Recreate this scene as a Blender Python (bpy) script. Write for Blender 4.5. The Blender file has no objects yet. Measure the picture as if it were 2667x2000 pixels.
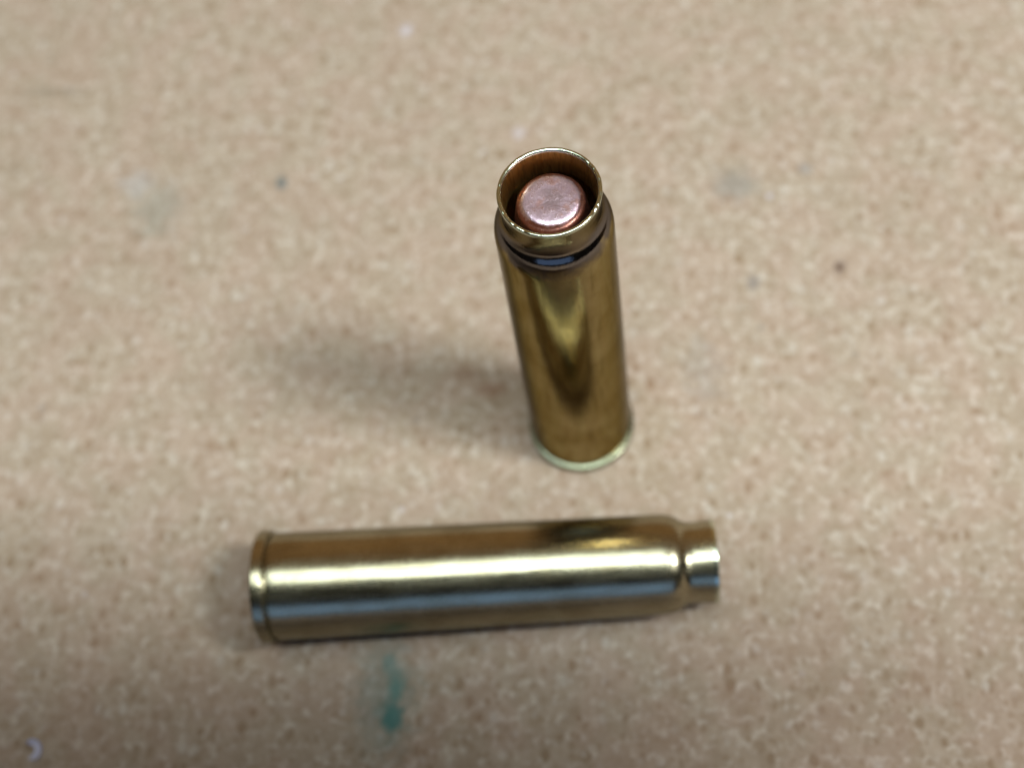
import bpy, bmesh, math, random
from mathutils import Vector, Matrix
random.seed(7)
MM = 0.001
scene = bpy.context.scene
COL = scene.collection

# ------------------------------------------------------------------ camera
cam_d = bpy.data.cameras.new('camera'); cam = bpy.data.objects.new('camera', cam_d); COL.objects.link(cam)
scene.camera = cam
CP = Vector((6.8302, -49.1777, 111.1848)) * MM
FW = Vector((-0.10839611, 0.43015991, -0.89622137))
RT = Vector((0.99406162, 0.03821352, -0.10188832)); UP = Vector((0.0095805, 0.90194356, 0.43174765))
cam.matrix_world = Matrix(((RT.x, UP.x, -FW.x, CP.x), (RT.y, UP.y, -FW.y, CP.y), (RT.z, UP.z, -FW.z, CP.z), (0, 0, 0, 1)))
cam_d.sensor_width = 36; cam_d.lens = 3436.9 / 2667 * 36
cam_d.clip_start = 0.002; cam_d.clip_end = 20
cam_d.dof.use_dof = True; cam_d.dof.focus_distance = 0.0875; cam_d.dof.aperture_fstop = 22.5

# ------------------------------------------------------------------ light
def world():
    w = bpy.data.worlds.new('World'); scene.world = w; w.use_nodes = True
    nt = w.node_tree; bg = nt.nodes['Background']
    tc = nt.nodes.new('ShaderNodeTexCoord'); sp = nt.nodes.new('ShaderNodeSeparateXYZ')
    nt.links.new(tc.outputs['Generated'], sp.inputs[0])
    rp = nt.nodes.new('ShaderNodeValToRGB'); mr = nt.nodes.new('ShaderNodeMapRange')
    mr.inputs['From Min'].default_value = -1; mr.inputs['From Max'].default_value = 1
    nt.links.new(sp.outputs['Y'], mr.inputs['Value']); nt.links.new(mr.outputs[0], rp.inputs[0])
    e = rp.color_ramp.elements                     # the dim room: darker behind the photographer, warm wall beyond
    e[0].position = 0.45; e[0].color = (0.014, 0.012, 0.010, 1)
    e[1].position = 0.92; e[1].color = (0.27, 0.155, 0.065, 1)
    nt.links.new(rp.outputs[0], bg.inputs[0]); bg.inputs[1].default_value = 1.0
world()
def area(name, loc, tilt, sx, sy, power, color):
    l = bpy.data.lights.new(name, 'AREA'); l.shape = 'RECTANGLE'; l.size = sx; l.size_y = sy
    l.energy = power; l.color = color
    o = bpy.data.objects.new(name, l); COL.objects.link(o); o.location = loc
    o.rotation_euler = (math.radians(tilt), 0, math.radians(4))
    return o
area('tube_lamp', (0.165, -0.115, 0.60), 0, 0.57, 0.075, 3.15, (0.88, 1.0, 0.97))
area('ceiling_panel', (-0.07, 0.01, 0.61), 0, 0.34, 0.20, 1.0, (0.86, 1.0, 0.98))
area('side_lamp', (0.40, -0.10, 0.55), 0, 0.13, 0.13, 3.2, (0.98, 1.0, 0.95)).rotation_euler = (Vector((0, 0, 0)) - Vector((0.40, -0.10, 0.55))).to_track_quat('-Z', 'Y').to_euler()
area('window_light', (-0.02, -1.2, 0.37), 72, 1.3, 0.48, 1.25, (0.30, 0.52, 0.95))
scene.view_settings.view_transform = 'Standard'; scene.view_settings.look = 'None'
scene.view_settings.exposure = 0; scene.view_settings.gamma = 1
scene.cycles.max_bounces = 10; scene.cycles.use_denoising = True

# ------------------------------------------------------------------ helpers
class NT:
    def __init__(s, name):
        s.m = bpy.data.materials.new(name); s.m.use_nodes = True; s.t = s.m.node_tree
        s.b = s.t.nodes['Principled BSDF']; s.tc = s.t.nodes.new('ShaderNodeTexCoord')
    def n(s, kind, **kw):
        n = s.t.nodes.new(kind)
        for k, v in kw.items(): setattr(n, k, v)
        return n
    def set(s, inp, v):
        if hasattr(v, 'is_output') or isinstance(v, bpy.types.NodeSocket): s.t.links.new(v, inp)
        else: inp.default_value = v
    def math(s, op, a, b=0.0, clamp=False):
        n = s.n('ShaderNodeMath', operation=op, use_clamp=clamp); s.set(n.inputs[0], a); s.set(n.inputs[1], b); return n.outputs[0]
    def mapr(s, v, a, b, c=0.0, d=1.0, smooth=True):
        n = s.n('ShaderNodeMapRange', interpolation_type='SMOOTHSTEP' if smooth else 'LINEAR')
        s.set(n.inputs['Value'], v)
        for k, x in zip(('From Min', 'From Max', 'To Min', 'To Max'), (a, b, c, d)): n.inputs[k].default_value = x
        return n.outputs[0]
    def mix(s, f, a, b, mode='MIX'):
        n = s.n('ShaderNodeMix', data_type='RGBA', blend_type=mode)
        s.set(n.inputs[0], f)
        for i, v in ((6, a), (7, b)):
            if isinstance(v, tuple) and len(v) == 3: v = v + (1,)
            s.set(n.inputs[i], v)
        return n.outputs[2]
    def vec(s, scale=(1, 1, 1), loc=(0, 0, 0)):       # object coordinates in millimetres
        n = s.n('ShaderNodeMapping'); s.t.links.new(s.tc.outputs['Object'], n.inputs[0])
        n.inputs['Scale'].default_value = [1000 * k for k in scale]; n.inputs['Location'].default_value = loc
        return n.outputs[0]
    def noise(s, v, scale, detail=2, rough=0.5, dist=0.0, color=False):
        n = s.n('ShaderNodeTexNoise'); s.t.links.new(v, n.inputs['Vector'])
        n.inputs['Scale'].default_value = scale; n.inputs['Detail'].default_value = detail
        n.inputs['Roughness'].default_value = rough; n.inputs['Distortion'].default_value = dist
        return n.outputs['Color' if color else 'Fac']
    def voro(s, v, scale, feature='F1', rand=1.0):
        n = s.n('ShaderNodeTexVoronoi', feature=feature); s.t.links.new(v, n.inputs['Vector'])
        n.inputs['Scale'].default_value = scale; n.inputs['Randomness'].default_value = rand
        return n.outputs['Distance'], n.outputs['Color']
    def bump(s, h, strength, dist):
        n = s.n('ShaderNodeBump'); s.set(n.inputs['Height'], h); n.inputs['Strength'].default_value = strength
        n.inputs['Distance'].default_value = dist; s.t.links.new(n.outputs[0], s.b.inputs['Normal'])

def link(name, bm, mat, parent=None, smooth=True):
    me = bpy.data.meshes.new(name); bm.to_mesh(me); bm.free(); me.materials.append(mat)
    if smooth:
        for p in me.polygons: p.use_smooth = True
    o = bpy.data.objects.new(name, me); COL.objects.link(o)
    if parent: o.parent = parent
    return o

def dense(pts, step=0.25):
    out = [pts[0]]
    for (a, b), (c, d) in zip(pts, pts[1:]):
        n = max(1, int(math.hypot(c - a, d - b) / step))
        n = min(n, 40)
        for i in range(1, n + 1): out.append((a + (c - a) * i / n, b + (d - b) * i / n))
    return out

def spline(pts, n=8):                                   # Catmull-Rom through (r, z) points
    out = []
    P = [pts[0]] + list(pts) + [pts[-1]]
    for i in range(1, len(P) - 2):
        for k in range(n):
            t = k / n
            out.append(tuple(0.5 * (2 * P[i][j] + (P[i + 1][j] - P[i - 1][j]) * t + (2 * P[i - 1][j] - 5 * P[i][j] + 4 * P[i + 1][j] - P[i + 2][j]) * t * t
                       + (3 * P[i][j] - P[i - 1][j] - 3 * P[i + 1][j] + P[i + 2][j]) * t ** 3) for j in (0, 1)))
    out.append(pts[-1]); return out

def lathe(prof, seg=160, wob=None):                     # prof: (r, z) in mm, revolved about z
    bm = bmesh.new(); rings = []
    for r, z in prof:
        if r < 1e-5: rings.append([bm.verts.new((0, 0, z * MM))]); continue
        ring = []
        for i in range(seg):
            a = 2 * math.pi * i / seg
            dr, dz = wob(a, r, z) if wob else (0, 0)
            ring.append(bm.verts.new(((r + dr) * MM * math.cos(a), (r + dr) * MM * math.sin(a), (z + dz) * MM)))
        rings.append(ring)
    for A, B in zip(rings, rings[1:]):
        for i in range(seg):
            j = (i + 1) % seg
            if len(A) == 1 and len(B) == 1: continue
            if len(A) == 1: bm.faces.new((A[0], B[j], B[i]))
            elif len(B) == 1: bm.faces.new((A[i], A[j], B[0]))
            else: bm.faces.new((A[i], A[j], B[j], B[i]))
    bmesh.ops.recalc_face_normals(bm, faces=bm.faces)
    return bm

# ------------------------------------------------------------------ materials
def ground_material():
    s = NT('speckled_board'); v = s.vec()
    warp = s.noise(v, 1.3, 2, color=True)
    wm = s.n('ShaderNodeVectorMath', operation='MULTIPLY_ADD'); s.t.links.new(warp, wm.inputs[0])
    wm.inputs[1].default_value = (0.38, 0.38, 0); s.t.links.new(v, wm.inputs[2]); wv = wm.outputs[0]
    big = s.noise(v, 0.07, 3, 0.55); mid = s.noise(wv, 0.55, 3, 0.6); fine = s.noise(wv, 1.5, 3, 0.55)
    micro = s.noise(v, 3.2, 3, 0.65)
    base = s.mix(s.mapr(mid, 0.38, 0.62), (0.45, 0.355, 0.27), (0.55, 0.455, 0.365))
    wn = s.noise(wv, 1.0, 3, 0.55); base = s.mix(s.math('MULTIPLY', s.mapr(wn, 0.50, 0.67), 0.8), base, (0.76, 0.69, 0.62))
    tn = s.noise(s.vec(loc=(40, 9, 0)), 0.75, 3, 0.6); base = s.mix(s.mapr(tn, 0.54, 0.68, 0.0, 0.6), base, (0.40, 0.295, 0.195))
    def dots(scale, off, r0, r1, soft, col, op):            # irregular tan dots, each with its own size and strength
        nonlocal base
        mp = s.n('ShaderNodeMapping'); s.t.links.new(wv, mp.inputs[0]); mp.inputs['Location'].default_value = off; mp.inputs['Scale'].default_value = (1.15, 0.85, 0)
        d, c = s.voro(mp.outputs[0], scale); sc = s.n('ShaderNodeSeparateColor'); s.t.links.new(c, sc.inputs[0])
        rad = s.mapr(sc.outputs[0], 0, 1, r0, r1, False)
        f = s.mapr(s.math('SUBTRACT', rad, d), -soft, soft)
        base = s.mix(s.math('MULTIPLY', f, s.mapr(sc.outputs[1], 0.1, 0.95, 0.1, op)), base, col)
    dots(0.80, (0, 0, 0), 0.14, 0.42, 0.13, (0.295, 0.19, 0.105), 0.9)
    dots(1.45, (7, 3, 0), 0.08, 0.46, 0.16, (0.35, 0.245, 0.155), 0.8)
    dots(0.75, (5, 21, 0), 0.05, 0.34, 0.15, (0.72, 0.68, 0.64), 0.7)
    base = s.mix(s.mapr(fine, 0.52, 0.72, 0.0, 0.35), base, (0.38, 0.29, 0.20))
    hue = s.noise(v, 0.22, 2, 0.5)
    base = s.mix(s.mapr(hue, 0.40, 0.60, 0.0, 1.0), s.mix(0.22, base, (0.55, 0.42, 0.35), 'MIX'), s.mix(0.14, base, (0.48, 0.48, 0.38), 'MIX'))
    # tiny grey dots and tiny cool white lint
    d2, c2 = s.voro(v, 0.115); base = s.mix(s.mapr(d2, 0.015, 0.06, 0.5, 0.0), base, (0.20, 0.20, 0.20))
    d3, c3 = s.voro(s.vec(loc=(31, 17, 0)), 0.13); base = s.mix(s.mapr(d3, 0.015, 0.065, 0.5, 0.0), base, (0.78, 0.77, 0.86))
    base = s.mix(s.mapr(big, 0.35, 0.65, 0.0, 0.16), base, (0.40, 0.33, 0.25))
    base = s.mix(s.mapr(micro, 0.3, 0.7, 0.0, 0.16), base, (0.25, 0.19, 0.13))
    # stains and one soft grey patch on the board, at their own places (mm)
    board_marks = [(-16.6, -25.4, 2.8, 6.0, (0.20, 0.29, 0.27), 0.50, 0.9), (-15.9, -27.3, 1.25, 1.5, (0.02, 0.20, 0.20), 0.75, 0.9), (-15.5, -24.4, 0.8, 1.2, (0.04, 0.24, 0.23), 0.62, 0.9), (-16.4, -22.4, 0.7, 0.9, (0.08, 0.26, 0.26), 0.45, 0.6),
              (-44.6, 24.4, 3.0, 4.2, (0.30, 0.33, 0.29), 0.42, 0.6), (-47.5, 27.6, 2.0, 2.0, (0.50, 0.52, 0.54), 0.4, 0.6),
              (14.6, 25.6, 2.7, 2.3, (0.27, 0.28, 0.26), 0.55, 0.5), (-8.7, 3.4, 1.6, 0.9, (0.26, 0.13, 0.065), 0.6, 0.5), (-11.2, 5.0, 1.5, 0.9, (0.28, 0.17, 0.10), 0.45, 0.5),
              (-31.5, 27.5, 0.8, 1.0, (0.10, 0.15, 0.17), 0.75, 0.2), (21.7, 27.5, 0.9, 0.8, (0.20, 0.22, 0.25), 0.4, 0.5), (24.3, 16.2, 0.7, 0.8, (0.12, 0.07, 0.05), 0.75, 0.2),
              (16.2, 14.7, 0.7, 1.0, (0.20, 0.20, 0.22), 0.5, 0.5), (18.2, 24.4, 0.5, 0.5, (0.70, 0.70, 0.85), 0.7, 0.3), (-59.0, 40.0, 5.0, 0.8, (0.30, 0.24, 0.17), 0.6, 0.5),
              (-9.0, 52.0, 0.9, 0.9, (0.65, 0.65, 0.75), 0.5, 0.4), (-19.8, 47.0, 0.9, 0.9, (0.75, 0.75, 0.88), 0.65, 0.4), (-7.0, 33.0, 0.9, 0.8, (0.72, 0.70, 0.80), 0.5, 0.5),
              (11.0, 5.0, 2.2, 4.5, (0.36, 0.34, 0.32), 0.35, 0.4)]  # soft grey patch to the right of the standing case
    wn2 = s.noise(v, 0.8, 3, 0.6)
    for x, y, rx, ry, col, op, soft in board_marks:
        mp = s.n('ShaderNodeMapping'); s.t.links.new(wv if rx > 1 else v, mp.inputs[0])
        off = 0.45 if rx > 1 else 0.0
        mp.inputs['Location'].default_value = (-(x + off) / rx, -(y + off) / ry, 0); mp.inputs['Scale'].default_value = (1 / rx, 1 / ry, 0)
        ln = s.n('ShaderNodeVectorMath', operation='LENGTH'); s.t.links.new(mp.outputs[0], ln.inputs[0])
        dd = s.math('ADD', ln.outputs['Value'], s.mapr(wn2, 0.3, 0.7, -0.35, 0.35, False))
        base = s.mix(s.mapr(dd, 0.25, 1.05 + soft * 0.4, op, 0.0), base, col)
    base = s.mix(1.0, base, (0.79, 0.742, 0.735), 'MULTIPLY')
    s.t.links.new(base, s.b.inputs['Base Color'])
    s.b.inputs['Roughness'].default_value = 0.72; s.b.inputs['Specular IOR Level'].default_value = 0.25
    h = s.math('ADD', s.math('MULTIPLY', micro, 0.5), s.math('MULTIPLY', fine, 1.0))
    s.bump(h, 0.6, 0.00018)
    return s.m

def brass_material(name, tint=(0.70, 0.58, 0.30), rough=0.20, tarnish=0.5, heat=0.0, coat=0.9, wave=1.0, grit=0.06, ring=0.06):
    s = NT(name); v = s.vec(); vs = s.vec((1, 1, 0.10)); vc = s.vec((0.35, 0.35, 3.0))
    sp = s.n('ShaderNodeSeparateXYZ'); s.t.links.new(s.vec(), sp.inputs[0]); z = sp.outputs['Z']
    cloud = s.noise(v, 0.28, 4, 0.6); streak = s.noise(vs, 2.2, 3, 0.6); grain = s.noise(v, 9.0, 2, 0.6); ringn = s.noise(vc, 2.0, 3, 0.6)
    dark = tuple(k * m for k, m in zip(tint, (0.58, 0.50, 0.36)))
    col = s.mix(s.mapr(cloud, 0.35, 0.70, 0.0, tarnish), tint, dark)
    col = s.mix(s.mapr(streak, 0.48, 0.75, 0.0, tarnish * 0.7), col, tuple(k * 0.55 for k in dark))
    if heat > 0:                                        # annealing colours round shoulder and neck
        f = s.math('ADD', z, s.mapr(cloud, 0.3, 0.7, -0.9, 0.9, False))
        col = s.mix(s.mapr(f, 33.7, 35.2, 0.0, heat), col, (0.17, 0.135, 0.105))
        col = s.mix(s.math('MULTIPLY', s.mapr(f, 34.2, 35.0), s.mapr(f, 35.2, 36.4, heat, 0.0)), col, (0.15, 0.14, 0.15))
    if heat > 0: col = s.mix(s.mapr(f, 35.9, 36.9), col, (0.27, 0.225, 0.15))      # brassier again up to the mouth
    s.t.links.new(col, s.b.inputs['Base Color'])
    s.b.inputs['Metallic'].default_value = 1.0
    s.b.inputs['Coat Weight'].default_value = coat; s.b.inputs['Coat Roughness'].default_value = 0.16; s.b.inputs['Coat IOR'].default_value = 1.55
    s.b.inputs['Specular Tint'].default_value = tuple(0.12 + 0.4 * k for k in tint) + (1,)
    rr = s.math('ADD', s.mapr(streak, 0.3, 0.75, rough * 0.85, rough * 1.5, False), s.mapr(grain, 0.45, 0.75, 0.0, 0.06, False))
    s.t.links.new(rr, s.b.inputs['Roughness'])
    slow = s.noise(s.vec((1, 1, 0.35)), 0.55, 2, 0.5); scr = s.noise(s.vec((1, 1, 0.03)), 7.0, 2, 0.5)
    nick, nc = s.voro(s.vec((1, 1, 0.5), (3, 5, 1)), 0.55)
    h = s.math('ADD', s.math('MULTIPLY', grain, grit), s.math('ADD', s.math('MULTIPLY', streak, 0.08), s.math('MULTIPLY', ringn, ring)))
    h = s.math('ADD', s.math('ADD', h, s.math('MULTIPLY', slow, 0.55 * wave)), s.math('ADD', s.math('MULTIPLY', scr, 0.05), s.mapr(nick, 0.0, 0.10, -0.12, 0.0)))
    s.bump(h, 0.5, 0.00007)
    return s.m

def inner_material():
    s = NT('stained_inner_brass'); v = s.vec(); vs = s.vec((1, 1, 0.12))
    st = s.noise(vs, 3.0, 3, 0.7); cl = s.noise(v, 0.8, 3, 0.6)
    col = s.mix(s.mapr(st, 0.4, 0.7, 0, 0.7), (0.86, 0.60, 0.20), (0.42, 0.24, 0.07))
    col = s.mix(s.mapr(cl, 0.5, 0.7, 0, 0.5), col, (0.70, 0.46, 0.14))
    s.t.links.new(col, s.b.inputs['Base Color']); s.b.inputs['Metallic'].default_value = 1.0
    s.b.inputs['Roughness'].default_value = 0.30; s.bump(st, 0.3, 0.00005)
    return s.m

def copper_material():
    s = NT('worn_copper'); v = s.vec(); sp = s.n('ShaderNodeSeparateXYZ'); s.t.links.new(v, sp.inputs[0])
    r = s.n('ShaderNodeVectorMath', operation='LENGTH'); m2 = s.vec((1, 1, 0)); s.t.links.new(m2, r.inputs[0])
    pit = s.noise(v, 2.6, 5, 0.7); blot = s.noise(v, 0.75, 3, 0.6); fine = s.noise(v, 14, 2, 0.6)
    face = s.mix(s.mapr(pit, 0.42, 0.62), (0.56, 0.41, 0.50), (0.86, 0.67, 0.80))
    face = s.mix(s.mapr(blot, 0.52, 0.68, 0, 0.6), face, (0.62, 0.33, 0.27))
    smg = s.math('ADD', r.outputs['Value'], s.mapr(blot, 0.3, 0.7, -0.5, 0.5, False))
    face = s.mix(s.math('MULTIPLY', s.mapr(smg, 0.2, 1.0, 0.75, 0.0), s.mapr(pit, 0.40, 0.60, 1.0, 0.3)), face, (0.40, 0.30, 0.33))
    side = s.mix(s.mapr(pit, 0.4, 0.65), (0.25, 0.10, 0.08), (0.40, 0.20, 0.165))
    rim = s.mapr(s.math('ADD', r.outputs['Value'], s.mapr(blot, 0.3, 0.7, -0.15, 0.15, False)), 1.92, 2.12)
    s.t.links.new(s.mix(rim, face, side), s.b.inputs['Base Color']); s.b.inputs['Metallic'].default_value = 0.92
    s.t.links.new(s.mapr(pit, 0.35, 0.7, 0.42, 0.22, False), s.b.inputs['Roughness'])
    s.bump(s.math('ADD', pit, s.math('MULTIPLY', fine, 0.3)), 0.55, 0.00006)
    return s.m

M_ground = ground_material()
M_body_s = brass_material('aged_brass', (0.44, 0.36, 0.19), 0.09, 0.6, heat=0.8, coat=0.2, grit=0.15)
M_body_l = brass_material('bright_brass', (0.47, 0.43, 0.30), 0.21, 0.5, coat=0.6, grit=0.12, ring=0.15)
M_neck_s = M_body_s
M_neck_l = M_body_l
M_lip = brass_material('bare_brass_lip', (0.74, 0.80, 0.64), 0.16, 0.30)
M_rim_s = brass_material('greenish_brass_rim', (0.29, 0.31, 0.21), 0.26, 0.35)
M_inner = inner_material(); M_copper = copper_material()

# ------------------------------------------------------------------ the board
bm = bmesh.new(); S = 0.45
vs = [bm.verts.new(p) for p in ((-S, -S, 0), (S, -S, 0), (S, S, 0), (-S, S, 0))]; bm.faces.new(vs)
low = [bm.verts.new((v.co.x, v.co.y, -0.006)) for v in vs]
for i in range(4): bm.faces.new((vs[i], low[i], low[(i + 1) % 4], vs[(i + 1) % 4]))
bm.faces.new(low[::-1])
board = link('tabletop', bm, M_ground, smooth=False); board['kind'] = 'structure'

# ------------------------------------------------------------------ cartridges (mm, base at z = 0)
L, RB0, RB1, RN, RM, ZS, ZN, RR = 38.43, 4.56, 4.17, 3.39, 3.53, 34.5, 36.25, 4.80
def rim_profile():
    return ([(0, 0.18), (2.2, 0.18), (2.24, 0.0), (4.55, 0.0), (4.69, 0.02), (4.77, 0.09), (4.80, 0.18)] + dense([(4.80, 0.20), (4.80, 0.93)]) +
            [(4.785, 0.99), (4.74, 1.04), (4.66, 1.06), (4.36, 1.07), (4.33, 1.09), (4.33, 1.24), (4.36, 1.27)])
def body_profile():
    p = [(4.36, 1.27), (4.49, 1.30), (4.545, 1.36), (4.56, 1.46)]
    n = 60
    for i in range(1, n + 1):
        t = i / n; z = 1.46 + (33.2 - 1.46) * t; p.append((4.56 + (4.19 - 4.56) * t, z))
    return p
def neck_profile():
    p = spline([(4.19, 33.2), (4.18, 33.85), (4.14, 34.4), (4.04, 34.88), (3.85, 35.30), (3.62, 35.62), (3.47, 35.92), (3.405, 36.22), (3.385, 36.55), (3.395, 37.0), (3.435, 37.5), (3.49, 38.1)], 6)
    return p
def lip_profile():
    return [(3.49, 38.10), (3.515, 38.28), (3.52, 38.36), (3.49, 38.42), (3.42, 38.44), (3.33, 38.43), (3.265, 38.39), (3.235, 38.33), (3.225, 38.2)]
def inner_profile():
    return spline([(3.225, 38.2), (3.18, 37.6), (3.12, 37.0), (3.10, 36.4), (3.16, 35.9), (3.5, 35.3), (3.85, 34.4), (3.9, 33.0)], 5) + dense([(3.88, 32), (3.6, 4.0)], 2.0) + [(0, 3.2)]
_rl = random.Random(3)
_nick = [(_rl.uniform(0, 6.28), _rl.uniform(0.015, 0.06), _rl.uniform(-0.030, 0.022)) for _ in range(46)]
def lip_wob(a, r, z):                                   # slightly out of round, with small nicks in the cut edge
    k = max(0.0, (z - 37.9) / 0.5); n = 0.0
    for c, w, h in _nick:
        d = abs((a - c + math.pi) % (2 * math.pi) - math.pi)
        if d < 3 * w: n += h * math.exp(-(d / w) ** 2)
    return (k * (0.010 * math.sin(3 * a + 1) + 0.004 * math.sin(11 * a + 2) + 0.5 * n), k * (n + 0.010 * math.sin(2 * a)))

def cartridge(name, label, mats):
    root = bpy.data.objects.new(name, None); COL.objects.link(root); root.empty_display_size = 0.005
    root['label'] = label; root['category'] = 'cartridge case'; root['group'] = 'brass cartridge cases on the board'
    link('case_rim', lathe(rim_profile()), mats['rim'], root)
    link('case_body', lathe(body_profile()), mats['body'], root)
    link('case_neck', lathe(neck_profile()), mats['neck'], root)
    link('mouth_lip', lathe(lip_profile(), 480, lip_wob), mats['lip'], root)
    link('inner_wall', lathe(inner_profile()), M_inner, root)
    link('primer', lathe([(0, 0.10), (1.7, 0.10), (2.0, 0.13), (2.14, 0.20)], 64), mats['primer'], root)
    return root

standing = cartridge('brass_cartridge', 'darkened brass case standing upright with a flat copper bullet tip set inside its mouth',
                     dict(rim=M_rim_s, body=M_body_s, neck=M_neck_s, lip=M_lip, primer=M_body_l))
standing.rotation_euler = (math.atan(0.0037), math.atan(-0.0029), 0.4)
bp = spline([(3.08, 25.5), (3.08, 29.0), (2.98, 31.5), (2.80, 33.4), (2.66, 35.0), (2.50, 36.1), (2.42, 36.68)], 6) + \
     spline([(2.40, 36.78), (2.36, 36.93), (2.27, 37.06), (2.14, 37.16), (2.06, 37.24), (1.98, 37.32), (1.86, 37.385), (1.68, 37.425), (1.4, 37.44)], 4) + [(0.9, 37.445), (0.45, 37.44), (0, 37.435)]
bullet = link('bullet', lathe(bp, 128, lambda a, r, z: (0.02 * math.sin(2 * a) + 0.012 * math.sin(5 * a + 1), 0.012 * math.sin(3 * a + r * 2) * min(r, 1))), M_copper, standing)
bullet['label'] = 'copper bullet with a flat pinkish scuffed tip'
bullet.location = (0.01 * MM, 0.0, 0)

lying = cartridge('brass_cartridge', 'bright shiny brass case lying on its side with a narrowed open neck at right',
                  dict(rim=M_body_l, body=M_body_l, neck=M_neck_l, lip=M_lip, primer=M_lip))
ax = Vector((math.cos(0.0711), math.sin(0.0711), (RB1 - RR) / 34.5)).normalized()
yy = Vector((0, 0, 1)).cross(ax).normalized(); xx = yy.cross(ax)
roll = 1.1
xr = xx * math.cos(roll) + yy * math.sin(roll); yr = ax.cross(xr)
o = Vector((-26.694, -17.117, RR)) * MM
lying.matrix_world = Matrix(((xr.x, yr.x, ax.x, o.x), (xr.y, yr.y, ax.y, o.y), (xr.z, yr.z, ax.z, o.z), (0, 0, 0, 1)))

# ------------------------------------------------------------------ a curled flake lying on the board
def flake(x, y, r, turn, label):
    bm = bmesh.new(); n, m = 22, 6; rows = []
    for i in range(n + 1):
        t = i / n; a = math.radians(20 + 215 * t); w = r * (0.16 + 0.55 * math.sin(math.pi * t) ** 0.7) * (1 + 0.12 * math.sin(9 * t))
        row = []
        for j in range(m + 1):
            q = j / m - 0.5
            rr = r * (0.72 + 0.06 * math.sin(5 * t)) + w * q
            row.append(bm.verts.new((rr * math.cos(a) * MM, rr * math.sin(a) * MM, (0.09 + 0.30 * r * (2 * q) ** 2 * (0.4 + t)) * MM)))
        rows.append(row)
    for A, B in zip(rows, rows[1:]):
        for j in range(m): bm.faces.new((A[j], A[j + 1], B[j + 1], B[j]))
    g = bmesh.ops.extrude_face_region(bm, geom=bm.faces[:])
    for v in [e for e in g['geom'] if isinstance(e, bmesh.types.BMVert)]: v.co.z -= 0.08 * MM
    bmesh.ops.recalc_face_normals(bm, faces=bm.faces)
    ob = link('paper_flake', bm, M_flake); ob.location = (x * MM, y * MM, 0); ob.rotation_euler[2] = turn
    ob['label'] = label; ob['category'] = 'flake'; return ob
s = NT('pale_flake'); s.b.inputs['Base Color'].default_value = (0.72, 0.68, 0.78, 1); s.b.inputs['Roughness'].default_value = 0.45
s.t.links.new(s.mix(s.noise(s.vec(), 2.0, 3), (0.34, 0.32, 0.42), (0.62, 0.60, 0.76)), s.b.inputs['Base Color']); M_flake = s.m
flake(-46.9, -30.3, 0.95, -1.9, 'curled pale lilac flake on the board at the lower left corner')

# ------------------------------------------------------------------ the phone that takes the picture (seen as the dark band in the brass)
def phone():
    root = bpy.data.objects.new('smartphone', None); COL.objects.link(root)
    root['label'] = 'dark smartphone held above the board, mirrored as the dark band in the lying case'; root['category'] = 'phone'
    s = NT('dark_phone_glass'); s.b.inputs['Base Color'].default_value = (0.012, 0.013, 0.016, 1); s.b.inputs['Roughness'].default_value = 0.35
    m = s.m
    def slab(w, h, d, r, cx, cy, cz, name, parent):
        bm = bmesh.new(); pts = []
        for qx, qy, a0 in ((1, 1, 0), (-1, 1, 90), (-1, -1, 180), (1, -1, 270)):
            for k in range(9):
                a = math.radians(a0 + k * 90 / 8); pts.append((qx * (w / 2 - r) + r * math.cos(a), qy * (h / 2 - r) + r * math.sin(a)))
        f = bm.faces.new([bm.verts.new(((x + cx) * MM, (y + cy) * MM, cz * MM)) for x, y in pts])
        g = bmesh.ops.extrude_face_region(bm, geom=[f])
        for v in [e for e in g['geom'] if isinstance(e, bmesh.types.BMVert)]: v.co.z += d * MM
        bmesh.ops.recalc_face_normals(bm, faces=bm.faces)
        return link(name, bm, m, parent, smooth=False)
    slab(PW, PH, 7.6, 9, PX, PY, 7.0, 'phone_body', root)
    bump = slab(30, 30, 1.6, 7, 6, -4, 5.3, 'camera_bump', root)
    bump.location = (0, 0, 0)
    root.matrix_world = cam.matrix_world.copy()
PW, PH, PX, PY = 165, 78, 2, -22.3
phone()
